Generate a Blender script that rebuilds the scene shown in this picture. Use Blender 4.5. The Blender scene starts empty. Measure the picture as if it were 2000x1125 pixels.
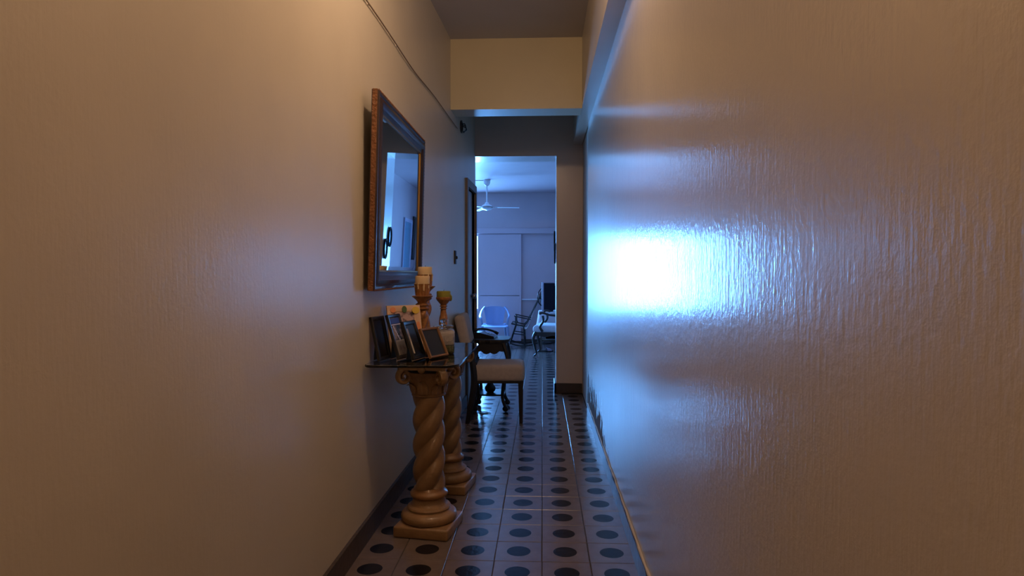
import bpy, bmesh, math, random
from mathutils import Vector, Matrix
random.seed(7)
PI = math.pi
S = bpy.context.scene
COL = S.collection

# ------------------------------------------------------------------ camera
cam_d = bpy.data.cameras.new('camera'); cam = bpy.data.objects.new('camera', cam_d); COL.objects.link(cam)
cam.location = (0, 0, 1.2)
cam.rotation_euler = (PI/2 - math.atan(27.5/1277), 0, math.atan(59/1277))
cam_d.sensor_width = 36; cam_d.lens = 36*1277/2000; cam_d.clip_start = .02; cam_d.clip_end = 100
S.camera = cam
# ------------------------------------------------------------------ world, lights, exposure
S.view_settings.view_transform = 'Standard'; S.view_settings.look = 'None'
S.view_settings.gamma = 1; S.view_settings.use_curve_mapping = False
S.view_settings.exposure = 0
S.cycles.use_denoising = True
S.cycles.max_bounces = 10; S.cycles.diffuse_bounces = 5; S.cycles.glossy_bounces = 6
S.cycles.sample_clamp_indirect = 6
W = bpy.data.worlds.new('world'); S.world = W; W.use_nodes = True
W.node_tree.nodes['Background'].inputs[0].default_value = (.45, .75, 1, 1)
W.node_tree.nodes['Background'].inputs[1].default_value = 3.0

def light(name, kind, loc, power, color, rot=(0, 0, 0), size=None, size_y=None):
    d = bpy.data.lights.new(name, kind); d.energy = power; d.color = color
    if kind == 'AREA':
        d.shape = 'RECTANGLE'; d.size = size; d.size_y = size_y
    else:
        d.shadow_soft_size = size
    o = bpy.data.objects.new(name, d); o.location = loc; o.rotation_euler = rot
    COL.objects.link(o); return o
WIN = (-2.65, -1.138, .55, 1.89)     # x0 x1 z0 z1 of the bright window in the far wall
day = light('window_daylight', 'AREA', ((WIN[0]+WIN[1])/2, 11.72, (WIN[2]+WIN[3])/2), 570, (.115, .40, 1.0), (-PI/2, 0, 0), 1.7, 1.5)
lamp = light('hall_lamp', 'POINT', (-.12, 2.35, 2.9), 29, (1, .67, .42), size=.05)
rear_fill = light('rear_fill_light', 'POINT', (-.15, -.55, 2.75), 15, (1, .61, .34), size=.08)  # unseen fill behind the camera, added to even out the warm wall light

# ------------------------------------------------------------------ materials
MAT = {}
def new_mat(name):
    m = bpy.data.materials.new(name); m.use_nodes = True; MAT[name] = m
    nt = m.node_tree; return m, nt, nt.nodes['Principled BSDF']
def N(nt, t, **kw):
    n = nt.nodes.new(t)
    for k, v in kw.items(): setattr(n, k, v)
    return n
def pm(name, col, rough=.5, metal=0, var=.12, scale=20, bump=0, bscale=60, coat=0, spec=.5, **kw):
    """procedural: colour varied by noise, optional bump"""
    m, nt, b = new_mat(name)
    tc = N(nt, 'ShaderNodeTexCoord'); no = N(nt, 'ShaderNodeTexNoise'); no.inputs['Scale'].default_value = scale
    no.inputs['Detail'].default_value = 4
    nt.links.new(tc.outputs['Object'], no.inputs['Vector'])
    mx = N(nt, 'ShaderNodeMix', data_type='RGBA')
    mx.inputs[6].default_value = (*[c*(1-var) for c in col], 1); mx.inputs[7].default_value = (*[min(1, c*(1+var)) for c in col], 1)
    nt.links.new(no.outputs['Fac'], mx.inputs[0]); nt.links.new(mx.outputs[2], b.inputs['Base Color'])
    b.inputs['Roughness'].default_value = rough; b.inputs['Metallic'].default_value = metal
    b.inputs['Coat Weight'].default_value = coat; b.inputs['Coat Roughness'].default_value = .12
    b.inputs['Specular IOR Level'].default_value = spec
    for k, v in kw.items(): b.inputs[k].default_value = v
    if bump:
        n2 = N(nt, 'ShaderNodeTexNoise'); n2.inputs['Scale'].default_value = bscale; n2.inputs['Detail'].default_value = 5
        nt.links.new(tc.outputs['Object'], n2.inputs['Vector'])
        bp = N(nt, 'ShaderNodeBump'); bp.inputs['Strength'].default_value = bump; bp.inputs['Distance'].default_value = .01
        nt.links.new(n2.outputs['Fac'], bp.inputs['Height']); nt.links.new(bp.outputs['Normal'], b.inputs['Normal'])
    return m

def wall_mat(name, col, rough, coat, coat_rough, bump=.3, stain=False, streak=True, spec=.5):
    m, nt, b = new_mat(name); L = nt.links
    g = N(nt, 'ShaderNodeNewGeometry')
    def noise(scale, vec=None, detail=3, rgh=.5):
        n = N(nt, 'ShaderNodeTexNoise'); n.inputs['Scale'].default_value = scale; n.inputs['Detail'].default_value = detail
        n.inputs['Roughness'].default_value = rgh
        L.new(vec or g.outputs['Position'], n.inputs['Vector']); return n.outputs['Fac']
    mp = N(nt, 'ShaderNodeMapping'); mp.inputs['Scale'].default_value = (1, 1, .13)
    L.new(g.outputs['Position'], mp.inputs['Vector'])
    def math_(op, a, bb):
        n = N(nt, 'ShaderNodeMath', operation=op)
        for i, v in enumerate((a, bb)):
            if isinstance(v, (int, float)): n.inputs[i].default_value = v
            else: L.new(v, n.inputs[i])
        return n.outputs[0]
    # colour: faint mottling of old cream paint
    mx = N(nt, 'ShaderNodeMix', data_type='RGBA')
    mx.inputs[6].default_value = (*[c*.9 for c in col], 1); mx.inputs[7].default_value = (*[min(1, c*1.07) for c in col], 1)
    L.new(noise(2.5, detail=6), mx.inputs[0]); out = mx.outputs[2]
    # relief: trowel marks and drips drawn downward, roller grain, a few lumps
    h = math_('MULTIPLY', noise(11, detail=3), .38)
    h = math_('ADD', h, math_('MULTIPLY', noise(70, detail=3), .30))
    h = math_('ADD', h, math_('MULTIPLY', noise(260, detail=2), .06))
    if streak:
        h = math_('ADD', h, math_('MULTIPLY', noise(24, mp.outputs[0], 4), .26))
        h = math_('ADD', h, math_('MULTIPLY', noise(110, mp.outputs[0], 2), .25))
    rgh = None
    if stain:
        # damp patch where the paint has lifted, low on the wall near its far end
        sp = N(nt, 'ShaderNodeSeparateXYZ'); L.new(g.outputs['Position'], sp.inputs[0])
        def ramp(v, a, bb):
            r = N(nt, 'ShaderNodeMapRange'); r.inputs['From Min'].default_value = a; r.inputs['From Max'].default_value = bb
            L.new(v, r.inputs['Value']); return r.outputs[0]
        zone = math_('MULTIPLY', ramp(sp.outputs['Z'], .52, .12), ramp(sp.outputs['Y'], 3.3, 4.6))
        mp2 = N(nt, 'ShaderNodeMapping'); mp2.inputs['Scale'].default_value = (1, 1, .45); L.new(g.outputs['Position'], mp2.inputs['Vector'])
        nn = noise(9, mp2.outputs[0], 8, .65)
        mask = ramp(math_('ADD', math_('MULTIPLY', zone, .44), nn), .77, .80)
        mx2 = N(nt, 'ShaderNodeMix', data_type='RGBA'); L.new(mask, mx2.inputs[0]); L.new(out, mx2.inputs[6])
        mx2.inputs[7].default_value = (.25, .21, .19, 1); out = mx2.outputs[2]
        h = math_('SUBTRACT', h, math_('MULTIPLY', mask, .3))
        rgh = math_('ADD', math_('MULTIPLY', mask, .5), coat_rough)
        L.new(math_('MULTIPLY', math_('SUBTRACT', 1, mask), spec), b.inputs['Specular IOR Level']); inv = math_('MULTIPLY', math_('SUBTRACT', 1, mask), coat); L.new(inv, b.inputs['Coat Weight'])
    L.new(out, b.inputs['Base Color'])
    b.inputs['Roughness'].default_value = rough; b.inputs['Specular IOR Level'].default_value = spec
    if rgh is None:
        b.inputs['Coat Weight'].default_value = coat; b.inputs['Coat Roughness'].default_value = coat_rough
    else: L.new(rgh, b.inputs['Coat Roughness'])
    bp = N(nt, 'ShaderNodeBump'); bp.inputs['Strength'].default_value = bump; bp.inputs['Distance'].default_value = .006
    L.new(h, bp.inputs['Height']); L.new(bp.outputs['Normal'], b.inputs['Normal']); L.new(bp.outputs['Normal'], b.inputs['Coat Normal'])
    return m
CREAM = (.60, .54, .44)
M_wall = wall_mat('gloss_cream_wall', CREAM, .45, .32, .25, .25)
M_wallR = wall_mat('gloss_cream_wall_damp', CREAM, .42, .9, .17, .38, stain=True, spec=.32)
M_matte = wall_mat('matte_cream_wall', CREAM, .75, 0, .3, .2, streak=False)
M_head = wall_mat('header_paint', (.62, .52, .46), .5, .8, .18, .25, streak=False)
M_beam = wall_mat('beam_paint', CREAM, .48, .25, .25, .15, streak=False)
M_lint = wall_mat('lintel_paint', (.60, .53, .36), .5, .15, .3, .12, streak=False)
M_ceil = wall_mat('ceiling_paint', (.55, .52, .50), .8, 0, .3, .2, streak=False)
M_far = wall_mat('far_room_paint', (.52, .41, .43), .5, .5, .2, .15, streak=False)
M_farR = wall_mat('far_room_gloss_paint', (.52, .41, .43), .35, 1, .12, .2)
M_panel = wall_mat('painted_panel', (.56, .44, .47), .5, .2, .25, .08, streak=False)
M_base = pm('grey_painted_baseboard', (.06, .06, .10), .3, var=.3, scale=14, bump=.4, bscale=25, coat=.7)
M_baseD = pm('dark_baseboard', (.06, .045, .04), .45, var=.3, scale=12, bump=.3, bscale=30)
M_tile = pm('cement_tile', (.145, .11, .098), .23, var=.28, scale=16, bump=.06, bscale=40, spec=.5)
M_disc = pm('black_tile_disc', (.012, .011, .015), .17, var=.5, scale=30, bump=.08, bscale=35, spec=.08)
M_grout = pm('grout', (.05, .04, .035), .8, scale=30)
M_wood = pm('dark_reddish_wood', (.030, .013, .011), .34, var=.45, scale=22, bump=.12, bscale=80, coat=.2)
M_woodside = pm('carved_brown_wood', (.20, .075, .022), .5, var=.4, scale=45, bump=.8, bscale=90)
M_gilt = pm('gilt_lip', (.30, .18, .05), .35, metal=.8)
M_black = pm('black_lacquer', (.008, .007, .008), .30, coat=.3)
M_blackw = pm('blackened_wood', (.012, .008, .007), .5, var=.4, coat=.05)
M_plaster = pm('antiqued_plaster', (.26, .15, .07), .42, var=.35, scale=18, bump=.25, bscale=50, coat=.35)
M_plasterD = pm('darker_plaster', (.20, .11, .05), .42, var=.4, scale=25, bump=.35, bscale=60, coat=.35)  # darker plaster tone for the capital bell and leaves
M_rope = pm('gilt_rope_ring', (.27,.13,.045), .35, var=.3, coat=.4)
M_candle = pm('cream_wax', (.66, .50, .30), .5, var=.08, **{'Subsurface Weight': .15})
M_green = pm('olive_wax', (.23, .22, .03), .5, var=.15, **{'Subsurface Weight': .15})
M_bronze = pm('amber_bronze', (.30, .125, .035), .38, var=.45, scale=60, bump=.5, bscale=90, coat=.4)
M_cloth = pm('oatmeal_upholstery', (.43, .36, .32), .9, var=.14, scale=40, bump=.3, bscale=300)
M_blue = pm('pale_plastic', (.24, .32, .52), .35, var=.04)
M_cushion = pm('pale_blue_upholstery', (.52, .58, .66), .85, bump=.2, bscale=200)
M_white = pm('white_enamel', (.78, .80, .84), .3)
M_blade = pm('fan_blade_paint', (.50, .52, .56), .35)
M_sling = pm('taupe_woven_sling', (.27, .21, .21), .9, bump=.5, bscale=200)
M_tv = pm('black_tv_shell', (.008, .007, .014), .8, spec=.2)
M_tvrim = pm('grey_tv_rim', (.35, .32, .42), .4)
M_linen = pm('white_linen', (.62, .55, .58), .9, bump=.2, bscale=90)
M_cream = pm('cream_card_frame', (.62, .42, .30), .6, var=.08)
M_peach = pm('peach_card', (.68, .26, .12), .6); M_yellow = pm('yellow_card', (.60, .42, .06), .6); M_leafg = pm('green_card', (.05, .11, .04), .6)
M_bluec = pm('blue_print', (.03, .05, .30), .4); M_whitep = pm('white_print', (.60, .58, .85), .4)
M_brownfr = pm('brown_moulding', (.20, .10, .045), .45, var=.3)
M_cord = pm('black_cord', (.02, .015, .015), .5); M_cable = pm('dun_cable', (.20, .13, .07), .6); M_clip = pm('white_clip', (.8, .75, .65), .4)
M_metal = pm('dull_metal', (.35, .33, .33), .35, metal=.9)
M_bsk = pm('dark_wicker', (.05, .035, .03), .8, bump=.8, bscale=150)
M_doorl = pm('grey_door_leaf', (.34, .29, .28), .5, var=.2, scale=10)
M_doorw = pm('dark_door_wood', (.10, .07, .05), .5, var=.3, scale=10)
M_casing = pm('weathered_casing', (.17, .125, .10), .55, var=.3, scale=15)
M_gravel = pm('pebbles_in_jar', (.22, .24, .13), .7, var=.5, scale=90, bump=1, bscale=120)
M_cotton = pm('cotton_in_jar', (.62, .55, .55), .9, bump=.6, bscale=60)
M_shell = pm('rattan_round', (.28, .15, .12), .7)
def glass(name, col=(1, 1, 1), rough=.02):
    m, nt, b = new_mat(name); b.inputs['Base Color'].default_value = (*col, 1); b.inputs['Roughness'].default_value = rough
    b.inputs['Transmission Weight'].default_value = 1; b.inputs['IOR'].default_value = 1.45; return m
M_glass = glass('smoked_table_glass', (.55, .60, .62)); M_jar = glass('jar_glass', (.92, .95, .96), .03)
m, nt, b = new_mat('mirror_silver'); b.inputs['Base Color'].default_value = (.80, .84, .86, 1); b.inputs['Metallic'].default_value = 1; b.inputs['Roughness'].default_value = .012
M_mirror = m
def photo_mat(name, a, c, scale=18):
    m, nt, b = new_mat(name); tc = N(nt, 'ShaderNodeTexCoord'); n = N(nt, 'ShaderNodeTexNoise'); n.inputs['Scale'].default_value = scale; n.inputs['Detail'].default_value = 2
    r = N(nt, 'ShaderNodeValToRGB'); r.color_ramp.elements[0].position = .42; r.color_ramp.elements[1].position = .58
    r.color_ramp.elements[0].color = (*a, 1); r.color_ramp.elements[1].color = (*c, 1)
    nt.links.new(tc.outputs['Object'], n.inputs['Vector']); nt.links.new(n.outputs['Fac'], r.inputs[0]); nt.links.new(r.outputs[0], b.inputs['Base Color'])
    b.inputs['Roughness'].default_value = .12; return m
M_ph1 = photo_mat('photo_print_dark', (.02, .02, .03), (.28, .20, .17)); M_ph2 = photo_mat('photo_print_mauve', (.06, .04, .06), (.45, .32, .34), 26)
M_ph3 = photo_mat('photo_print_pale', (.5, .46, .42), (.3, .25, .25)); M_pic = photo_mat('glazed_picture', (.05, .10, .14), (.12, .20, .24), 5)

# ------------------------------------------------------------------ mesh helpers
class MB:
    def __init__(s): s.v = []; s.f = []; s.mi = []; s.m = 0
    def add(s, vs, fs):
        o = len(s.v); s.v += [tuple(v) for v in vs]; s.f += [tuple(i+o for i in f) for f in fs]; s.mi += [s.m]*len(fs); return s
    def xf(s, M):
        s.v = [tuple(M @ Vector(v)) for v in s.v]; return s
    def box(s, x0, x1, y0, y1, z0, z1):
        return s.add([(x, y, z) for z in (z0, z1) for y in (y0, y1) for x in (x0, x1)],
                     [(0, 2, 3, 1), (4, 5, 7, 6), (0, 1, 5, 4), (2, 6, 7, 3), (0, 4, 6, 2), (1, 3, 7, 5)])
    def rbox(s, x0, x1, y0, y1, z0, z1, r=.01, seg=2, M=None):
        bm = bmesh.new(); bmesh.ops.create_cube(bm, size=1)
        for v in bm.verts: v.co = Vector(((x0+x1)/2+v.co.x*(x1-x0), (y0+y1)/2+v.co.y*(y1-y0), (z0+z1)/2+v.co.z*(z1-z0)))
        bmesh.ops.bevel(bm, geom=bm.edges[:], offset=r, segments=seg, profile=.5, affect='EDGES')
        bm.verts.index_update()
        vs = [v.co.copy() for v in bm.verts]
        if M: vs = [M @ v for v in vs]
        s.add(vs, [[v.index for v in f.verts] for f in bm.faces]); bm.free(); return s
    def prism(s, pts, z0, z1, axis='z'):
        n = len(pts)
        def P(p, z): return {'z': (p[0], p[1], z), 'y': (p[0], z, p[1]), 'x': (z, p[0], p[1])}[axis]
        return s.add([P(p, z0) for p in pts]+[P(p, z1) for p in pts],
                     [tuple(range(n))[::-1], tuple(range(n, 2*n))]+[(i, (i+1) % n, n+(i+1) % n, n+i) for i in range(n)])
    def lathe(s, prof, n=24, c=(0, 0, 0), fn=None):
        vs = []
        for r, z in prof:
            for k in range(n):
                a = 2*PI*k/n; q = r*(fn(a, z) if fn else 1)
                vs.append((c[0]+q*math.cos(a), c[1]+q*math.sin(a), c[2]+z))
        fs = []
        for i in range(len(prof)-1):
            for k in range(n): fs.append((i*n+k, i*n+(k+1) % n, (i+1)*n+(k+1) % n, (i+1)*n+k))
        fs.append(tuple(range(n))[::-1]); fs.append(tuple((len(prof)-1)*n+k for k in range(n)))
        return s.add(vs, fs)
    def tube(s, pts, r, n=8, flat=1.0, up=None):
        pts = [Vector(p) for p in pts]; R = r if isinstance(r, (list, tuple)) else [r]*len(pts)
        vs = []; prev = None
        for i, p in enumerate(pts):
            t = (pts[min(i+1, len(pts)-1)]-pts[max(i-1, 0)]).normalized()
            if prev is None:
                u = Vector(up) if up else (Vector((0, 0, 1)) if abs(t.z) < .9 else Vector((1, 0, 0)))
            else: u = prev
            u = (u-t*u.dot(t)).normalized(); prev = u; w = t.cross(u)
            for k in range(n):
                a = 2*PI*k/n+PI/n; vs.append(p+u*math.cos(a)*R[i]*flat+w*math.sin(a)*R[i])
        fs = [(i*n+k, i*n+(k+1) % n, (i+1)*n+(k+1) % n, (i+1)*n+k) for i in range(len(pts)-1) for k in range(n)]
        fs.append(tuple(range(n))[::-1]); fs.append(tuple((len(pts)-1)*n+k for k in range(n)))
        return s.add(vs, fs)
    def ball(s, c, r, n=10, m=6, sc=(1, 1, 1)):
        prof = [(r*math.sin(PI*i/m), -r*math.cos(PI*i/m)) for i in range(m+1)]
        prof[0] = (r*.02, -r); prof[-1] = (r*.02, r)
        o = len(s.v); s.lathe(prof, n)
        for i in range(o, len(s.v)):
            v = s.v[i]; s.v[i] = (c[0]+v[0]*sc[0], c[1]+v[1]*sc[1], c[2]+v[2]*sc[2])
        return s
    def obj(s, name, mats, parent=None, smooth=False, angle=40, loc=None, stuff=False, label=None):
        me = bpy.data.meshes.new(name); me.from_pydata(s.v, [], s.f)
        bm = bmesh.new(); bm.from_mesh(me); bmesh.ops.recalc_face_normals(bm, faces=bm.faces); bm.to_mesh(me); bm.free()
        for mm in (mats if isinstance(mats, (list, tuple)) else [mats]): me.materials.append(mm)
        if len(me.polygons) == len(s.mi): me.polygons.foreach_set('material_index', s.mi)
        if smooth:
            me.polygons.foreach_set('use_smooth', [True]*len(me.polygons))
            me.set_sharp_from_angle(angle=math.radians(angle))
        o = bpy.data.objects.new(name, me); COL.objects.link(o)
        if parent: o.parent = parent
        if loc: o.location = loc
        if stuff: o['kind'] = 'stuff'
        if label: o['label'] = label
        return o
def spline(pts, n=6):
    """Catmull-Rom through pts (tuples of any length)"""
    P = [pts[0]]+list(pts)+[pts[-1]]; out = []
    for i in range(1, len(P)-2):
        a, b, c, d = P[i-1], P[i], P[i+1], P[i+2]
        for k in range(n):
            t = k/n
            out.append(tuple(.5*(2*b[j]+(c[j]-a[j])*t+(2*a[j]-5*b[j]+4*c[j]-d[j])*t*t+(3*b[j]-a[j]-3*c[j]+d[j])*t**3) for j in range(len(b))))
    out.append(tuple(pts[-1])); return out
def thing(name, label, cat, loc=(0, 0, 0), rz=0, group=None):
    o = bpy.data.objects.new(name, None); COL.objects.link(o); o.location = loc; o.rotation_euler = (0, 0, rz)
    o.empty_display_size = .1; o['label'] = label; o['category'] = cat
    if group: o['group'] = group
    return o
def tag(o, label, cat, group=None):
    o['label'] = label; o['category'] = cat
    if group: o['group'] = group
    return o
def structure(o, label=None):
    o['kind'] = 'structure'
    if label: o['label'] = label
    return o

# ------------------------------------------------------------------ room shell
HC = 3.04; FC = 2.62; YH = 6.58; YB = 6.91; YF = 11.5; XR = .80; XL = -3.2
LW = [(-1.6, -.80), (2.3, -.80), (3.0, -.79), (3.97, -.772), (5.15, -.718), (6.58, -.675)]
def lwx(y):
    for (a, xa), (b_, xb) in zip(LW, LW[1:]):
        if y <= b_: return xa+(xb-xa)*(y-a)/(b_-a)
    return LW[-1][1]
def strip(mb, y0, y1, z0, z1, thick=.2, n=14, off=0):
    ys = [y0+(y1-y0)*i/n for i in range(n+1)]
    pts = [(lwx(y)+off, y) for y in ys]+[(lwx(y)+off-thick, y) for y in reversed(ys)]
    return mb.prism(pts, z0, z1)
DY0, DY1, DZ = 5.97, 6.50, 2.0
w = MB(); strip(w, -1.6, DY0, 0, HC); strip(w, DY0, DY1, DZ, HC, n=2); strip(w, DY1, YH, 0, HC, n=2)
structure(w.obj('wall_left', M_wall, smooth=True, angle=25), 'glossy cream plastered corridor wall behind the console')
w = MB(); w.box(.396, .62, -1.6, 5.72, 0, HC)
structure(w.obj('wall_right', M_wallR), 'glossy cream plastered corridor wall with a bright reflection')
w = MB(); w.box(.405, .62, 5.72, YH, 0, HC)
structure(w.obj('wall_right_end', M_matte), 'matte stretch of wall beyond the glossy one')
w = MB(); w.box(-1.0, .7, -1.75, -1.6, 0, HC); structure(w.obj('wall_back', M_matte))
w = MB(); w.box(-1.0, .62, -1.75, YB, HC, HC+.12); structure(w.obj('ceiling', M_ceil), 'brownish grey corridor ceiling')
# end wall with the doorway: pier right, jamb left, header above, one wall
w = MB(); w.box(.14, XR+.01, YH, YB, 0, HC); w.box(XL-.15, -.706, YH, YB, 0, HC); w.box(-.706, .14, YH, YB, 2.38, HC)
structure(w.obj('wall_end', M_head), 'shaded wall with a tall opening at the end of the corridor')
w = MB(); w.box(.3085, .397, -1.6, YH, 2.492, HC)
structure(w.obj('trim_1', M_beam), 'long projecting beam high along the glossy wall')
w = MB(); w.box(-.76, .3085, 5.14, 5.37, 2.49, HC)
structure(w.obj('trim_2', M_lint), 'cream lintel crossing the corridor below the ceiling')
# baseboards
w = MB(); ys = [-1.6+i*.16 for i in range(46)]; random.seed(3)
pr = []
for y in ys:
    pr.append((.384+random.uniform(-.0015, .0015), y))
base = w.prism(pr+[(.40, ys[-1]), (.40, ys[0])], 0, .088)
structure(w.obj('baseboard_right', M_base), 'grey painted baseboard')
# thin uneven plaster lip above the right baseboard
w = MB(); w.tube([(.392, y, .092+random.uniform(-.006, .006)) for y in [-1.6+i*.08 for i in range(91)]], [.0045+random.uniform(-.0015, .002) for _ in range(91)], 6)
structure(w.obj('trim_3', M_matte, smooth=True), 'uneven plaster lip above the baseboard')
w = MB(); strip(w, -1.6, DY0-.06, 0, .10, thick=.02, off=.014); structure(w.obj('baseboard_left', M_baseD), 'dark baseboard')
w = MB(); w.rbox(.122, .40, YH-.02, YH+.01, 0, .10, .004, 1); w.rbox(.122, .145, YH-.02, YB, 0, .10, .004, 1)
structure(w.obj('baseboard_end', M_baseD), 'dark baseboard round the foot of the pier')

# floor: bed + individual cement tiles with a dark disc
w = MB(); w.box(-1.0, .65, -1.75, YH, -.1, -.004); w.box(XL-.1, XR+.1, YH, YF+.3, -.1, -.004)
floor = structure(w.obj('floor', M_grout), 'cement tile floor with a black disc in every tile')
def tile_geo(mb, cx=0, cy=0, s=.0985, jit=0, nd=20, r=.0515):
    c = .0015
    q = [(-s, -s), (s, -s), (s, s), (-s, s)]; qi = [(x*(1-c/s), y*(1-c/s)) for x, y in q]
    D = [(r*math.cos(2*PI*(k+.5)/nd-3*PI/4), r*math.sin(2*PI*(k+.5)/nd-3*PI/4)) for k in range(nd)]
    vs = [(cx+x, cy+y, -.004) for x, y in q]+[(cx+x, cy+y, -.0015) for x, y in q]+[(cx+x, cy+y, 0) for x, y in qi]+[(cx+x, cy+y, 0) for x, y in D]
    fs = [(i, (i+1) % 4, 4+(i+1) % 4, 4+i) for i in range(4)]+[(4+i, 4+(i+1) % 4, 8+(i+1) % 4, 8+i) for i in range(4)]
    per = nd//4
    for i in range(4):
        ks = [12+(i*per+j) % nd for j in range(-1 if False else 0, per)]
        ring = [8+i, 8+(i+1) % 4]+[12+((i*per+j) % nd) for j in range(per-1, -1, -1)]
        fs.append(tuple(ring))
        fs.append((8+(i+1) % 4, 12+((i+1)*per) % nd, 12+(i*per+per-1) % nd))
    mb.m = 0; mb.add(vs, fs); mb.m = 1; o = len(mb.v)-len(vs)
    mb.f.append(tuple(o+12+k for k in range(nd))); mb.mi.append(1); mb.m = 0
Y0 = 2.705
cols_hall = [-.9+.2*i for i in range(7)]          # centres -.9 … +.3, cut by the walls
t0 = MB(); tile_geo(t0); tile = t0.obj('tile', [M_tile, M_disc], floor)
first = True; far_tiles = []; near_tiles = []
for j in range(-22, 23):
    cy = Y0+.1+.2*j
    for i, cx in enumerate([-.7+.2*k for k in range(6)]):
        if -5 < j < 19:
            if first: o = tile; first = False
            else: o = tile.copy(); COL.objects.link(o)
            o.parent = floor
            o.location = (cx+random.uniform(-.0007, .0007), cy+random.uniform(-.0007, .0007), random.uniform(-.0003, 0))
            o.rotation_euler = (random.uniform(-.0006, .0006), random.uniform(-.0006, .0006), random.choice((0, PI/2, PI, -PI/2))+random.uniform(-.003, .003))
        elif cy < Y0: near_tiles.append((cx, cy))
w = MB()
for c in near_tiles: tile_geo(w, *c)
for k in range(-20, 4):                      # room beyond
    for j in range(19, 45):
        cy = Y0+.1+.2*j; cx = .1+.2*k
        if cy > YF or cx < XL or cx > XR: continue
        if cy < YB+.05 and not (-.78 < cx < .2): continue
        tile_geo(w, cx, cy, nd=12)
w.obj('tile', [M_tile, M_disc], floor, stuff=True)

# ------------------------------------------------------------------ far room
w = MB(); w.box(XL-.15, XR+.15, YB, YF+.2, FC, FC+.12); structure(w.obj('ceiling_far', M_far), 'ceiling of the bright room beyond')
w = MB(); w.box(XR, XR+.15, YB-.2, YF+.2, 0, FC+.1); structure(w.obj('wall_right_far', M_farR), 'glossy side wall of the room beyond')
w = MB(); w.box(XL-.15, XL, YB, YF+.2, 0, FC+.1); structure(w.obj('wall_left_far', M_far))
x0, x1, z0, z1 = WIN
w = MB(); w.box(XL, x0, YF, YF+.15, 0, FC); w.box(x0, x1, YF, YF+.15, 0, z0); w.box(x0, XR, YF, YF+.15, z1, FC); w.box(x1, XR, YF+.04, YF+.15, 0, z1)
farw = structure(w.obj('wall_far', M_far), 'pale far wall faced with tall painted panels')
def panel(xa, xb, za, zb, yb=0.0, t=.035):
    MB().rbox(xa, xb, YF-t+yb, YF+.045, za, zb, .004, 1).obj('panel', M_panel, farw)
panel(x1+.005, -.393, .82, 1.90, .012); panel(x1+.005, -.393, .02, .812, .012)
panel(-.383, XR, .76, 1.90, .068, .04); panel(-.383, XR, .02, .74, .068, .04)
w = MB(); w.rbox(-1.2, XR, YF-.045, YF+.02, 1.905, 2.005, .006, 1); w.obj('panel_head_rail', M_panel, farw)
w = MB(); w.rbox(-.40, -.365, YF-.03, YF+.05, .02, 1.9, .004, 1); w.obj('panel_stile', M_panel, farw)
w = MB(); w.rbox(-.365, XR, YF-.005, YF+.05, .738, .76, .005, 1); w.obj('panel_rail', M_white, farw)
w = MB(); w.rbox(XL, XR, YF-.015, YF+.05, 0, .05, .004, 1); structure(w.obj('baseboard_far', M_baseD), 'dark low baseboard of the far wall')
# window
w = MB(); fr = structure(w.box(x0, x0+.04, YF, YF+.1, z0, z1).box(x0, x1, YF, YF+.1, z1-.03, z1).box(x0, x1, YF, YF+.1, z0, z0+.04).obj('window_1', M_panel), 'overexposed bright window beside the painted panels')
for k in (1, 2):
    xm = x0+(x1-x0)*k/3; MB().box(xm-.01, xm+.01, YF+.03, YF+.06, z0, z1).obj('mullion', M_panel, fr)

# left door in the corridor
dr = MB()
xd = lwx(6.2)
strip(dr, DY0, DY1, .0, DZ, thick=.04, n=1, off=-.02)
door = structure(dr.obj('door_1', M_doorl), 'dark recessed door in the corridor wall near the far opening')
for za, zb in ((.15, .85), (1.0, 1.85)):
    pp = MB(); strip(pp, DY0+.1, DY1-.1, za, zb, thick=.02, n=1, off=-.012); pp.obj('door_panel', M_doorl, door)
c = MB(); strip(c, DY0-.07, DY0, 0, DZ+.07, thick=.12, n=1, off=.022); strip(c, DY1, DY1+.045, 0, DZ+.07, thick=.12, n=1, off=.022); strip(c, DY0, DY1, DZ, DZ+.07, thick=.12, n=1, off=.022)
c.obj('door_frame', M_casing, door)
MB().ball((lwx(6.4)+.01, 6.43, .98), .028).obj('door_knob', M_metal, door, smooth=True)

# ------------------------------------------------------------------ small wall fittings
def wl(y, h, off=.004): return (lwx(y)+off, y, h)
cab = thing('cable', 'thin dun cable running along the upper wall above the mirror', 'cable', wl(1.2, 2.43, .01))
c = MB(); L0 = Vector(cab.location); ks = [1.2+.15*i for i in range(29)]
hz = lambda y: 2.423-.010*max(0, y-3)-.004*math.sin(y*5.3)-.006*math.sin(y*2.1+1)
c.tube([Vector(wl(y, hz(y), .009))-L0 for y in ks], .0035, 6)
c.obj('cable_run', M_cable, cab, smooth=True)
for y in (2.95, 3.48, 4.75):
    MB().rbox(-.003, .007, -.007, .007, -.006, .006, .002, 1).obj('clip', M_clip, cab, loc=Vector(wl(y, hz(y), 0))-L0)
jb = thing('junction_box', 'open black junction hole with loose wires high on the wall', 'junction box', wl(5.65, 2.47, 0))
jb.rotation_euler = (0, 0, 0)
c = MB()
for k in range(16):
    a0, a1 = 2*PI*k/16, 2*PI*(k+1)/16
    r0, r1 = .040, .055
    q = [(0, r*math.cos(a)*1.1, r*math.sin(a)) for r in (r0, r1) for a in (a0, a1)]
    c.add([(0, *p[1:]) for p in q]+[(.012, *p[1:]) for p in q], [(0, 1, 3, 2), (4, 6, 7, 5), (0, 4, 5, 1), (2, 3, 7, 6)])
c.obj('box_rim', M_black, jb, smooth=True)
MB().prism([(.042*math.cos(2*PI*k/14), .040*math.sin(2*PI*k/14)) for k in range(14)], .001, .004, 'x').obj('box_back', M_black, jb)
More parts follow.
